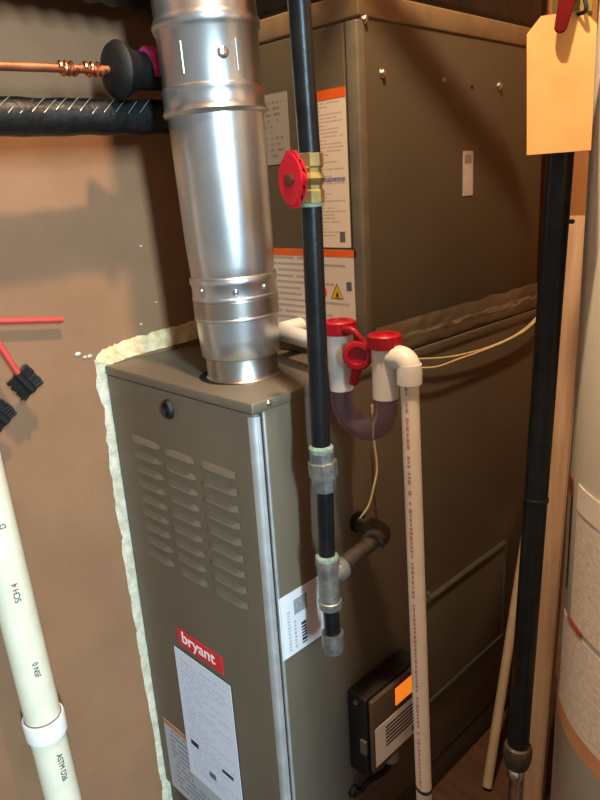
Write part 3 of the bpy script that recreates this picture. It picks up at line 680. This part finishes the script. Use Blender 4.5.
# boards
def board(name, a, b, w, d, label, material):
    """a, b: base and top centre; w along camera-right, d along depth"""
    a = Vector(a); b = Vector(b); ax = (b-a).normalized(); x = Vector((1, 0, 0)); x = (x-ax*x.dot(ax)).normalized(); y = ax.cross(x)
    bm = NB(); prism(bm, [a+x*sx*w/2+y*sy*d/2 for sx, sy in ((-1, -1), (1, -1), (1, 1), (-1, 1))], b-a)
    bmesh.ops.bevel(bm, geom=list(bm.edges), offset=.002, segments=2, affect='EDGES')
    return obj(name, bm, material, label=label, cat='board')
a = pZ(533, 806, .0); b0 = pX(572, 400, a.x+.0)
b_ = pX(582, 330, a.x); b_.y = a.y+(b_.y-a.y)
axis = (pX(566, 395, a.x)-a).normalized()
board('leaning_board', a+axis*.004, a+axis*1.11, .036, .018, 'pale pine board leaning between the black pipe and the water heater', WOODP)
board('wall_stud', (.12, .83, 0), (.12, .83, 2.22), .09, .04, 'upright pine stud against the back wall behind the black pipe', WOOD)
a = pZ(487, 787, .006); b = pX(524, 548, .03); ax = (b-a).normalized()
bm = NB(); cyl(bm, a, a+ax*.56, .0098, seg=18, bev=.001)
obj('dowel', bm, mat('pale_dowel', (176, 158, 128), .6, var=.08), smooth=True, label='thin pale pole leaning against the furnace side near the floor', cat='pole')

# water heater
RH = .235
tp = pD(573, 420, .92); dr = ray(573, 420); dh = Vector((dr.x, dr.y, 0)).normalized(); rgt = Vector((dh.y, -dh.x, 0))
HC = Vector((tp.x, tp.y, 0))+rgt*RH
wh = thing('water_heater', HC, 'tall grey white water heater tank with wrapped printed labels', 'water heater')
TANK = mat('tank_enamel', (222, 216, 200), .4, var=.03, vscale=4)
bm = NB(); lathe(bm, HC, EZ, [(.05, RH-.004), (.055, RH), (1.46, RH), (1.475, RH-.01), (1.485, RH-.05)], 96); obj('tank', bm, TANK, wh, smooth=True)
for k in range(3):
    bm = NB(); an = k*2.094+.4; cyl(bm, HC+Vector((math.cos(an)*RH*.75, math.sin(an)*RH*.75, 0)), HC+Vector((math.cos(an)*RH*.75, math.sin(an)*RH*.75, .052)), .018, seg=14); obj('foot', bm, RUBBER, wh)
bm = NB(); lathe(bm, HC+EZ*1.475, EZ, [(0, .05), (.03, .05), (.035, .035), (.9, .035)], 28); obj('draft_flue', bm, GALV2, wh, smooth=True)
def on_cyl(u, v):
    d = ray(u, v); o = CAM-HC; A = d.x*d.x+d.y*d.y; B = 2*(o.x*d.x+o.y*d.y); C_ = o.x*o.x+o.y*o.y-RH*RH; disc = max(0, B*B-4*A*C_)
    t = (-B-math.sqrt(disc))/(2*A); p = CAM+d*t; return math.atan2(p.y-HC.y, p.x-HC.x), p.z
def wrap(name, a0, a1, z0, z1, off, material, parent=wh, label=None, n=24):
    bm = NB(); r = RH+off; V1 = []
    for i in range(n+1):
        t = a0+(a1-a0)*i/n
        V1.append([bm.verts.new(HC+Vector((math.cos(t)*rr, math.sin(t)*rr, z))) for rr, z in ((r, z0), (r, z1), (r-.0006, z1), (r-.0006, z0))])
    for a, b in zip(V1, V1[1:]):
        for j in range(4): bm.faces.new((a[j], b[j], b[(j+1) % 4], a[(j+1) % 4]))
    bm.faces.new(V1[0]); bm.faces.new(V1[-1][::-1])
    return obj(name, bm, material, parent, smooth=True, label=label)
PR = mat('heater_print', (250, 240, 226), .5, rgb2=(228, 212, 194), vscale=110, stretch=(1, 1, 2.2), var=.1)
PAL = mat('heater_label', (250, 240, 226), .5, var=.04, vscale=12)
aL, zt1 = on_cyl(580, 480); aE, zt2 = on_cyl(600, 506)
ztop = (zt1+zt2)/2
_, zm = on_cyl(582, 637); aB, zbm = on_cyl(571, 735); _, zbm2 = on_cyl(600, 788)
zlow = (zbm+zbm2)/2
aR = aL+1.5
wrap('upper_label', aL, aR, zm+.006, ztop, .0012, PR, label='printed cream label')
wrap('upper_label_header', aL, aR, ztop-.035, ztop, .0020, PAL)
wrap('red_stripe', aL-.04, aL+.16, zm-.002, zm+.004, .0022, mat('stripe_red', (190, 84, 70), .5))
wrap('lower_label', aL-.14, aR, zlow+.030, zm-.004, .0012, PR, label='lower printed cream label')
wrap('orange_border', aL-.16, aR, zlow, zlow+.030, .0014, mat('border_orange', (214, 150, 104), .5, rgb2=(222, 172, 130), vscale=30), label='orange border stripe')
a0, zs0 = on_cyl(573, 487); _, zs1 = on_cyl(569, 586)
wrap('strip_sticker', a0-.075, a0+.005, zs1, zs0-.012, .0016, mat('sticker_pale', (176, 160, 140), .4))
wrap('sticker_edge', a0+.005, a0+.025, zs1-.008, zs0-.012, .0018, INK)
wrap('sticker_head', a0-.075, a0+.025, zs0-.012, zs0+.012, .0018, mat('sticker_red', (166, 70, 56), .5))

# bare bulb and holder on the joist (the warm lamp of the room)
lb = thing('ceiling_bulb', (BULB.x, BULB.y, 2.4), 'bare bulb in a white holder on the ceiling', 'lamp')
bm = NB(); lathe(bm, (BULB.x, BULB.y, 2.22), EZ, [(0, .03), (.02, .05), (.18, .055)], 28); obj('holder', bm, WHITEPVC, lb, smooth=True)

# sloping conduit overhead, whose shadow crosses the coil cabinet
def sh(u, v, k): q = pX(u, v, 0); return BULB+(q-BULB)*k
p1, p2 = sh(393, 20, .68), sh(512, 180, .68); dx = (p2-p1)
cn = thing('overhead_conduit', p1, 'grey metal conduit sloping overhead above the coil cabinet', 'conduit')
ps = p1-dx*.22; bm = NB(); tube(bm, smooth_path([Vector((ps.x, ps.y-.03, 2.22)), Vector((ps.x, ps.y-.03, ps.z+.08)), ps-Vector((0, .02, -.03)), ps+dx*.12, p2], 8), .0130, 16); obj('tube', bm, mat('conduit', (140, 140, 138), .4, .8), cn, smooth=True)
bm = NB(); cyl(bm, p2-dx*.04, p2+dx*.03, .0150, seg=16); obj('end_bushing', bm, RUBBER, cn, smooth=True)
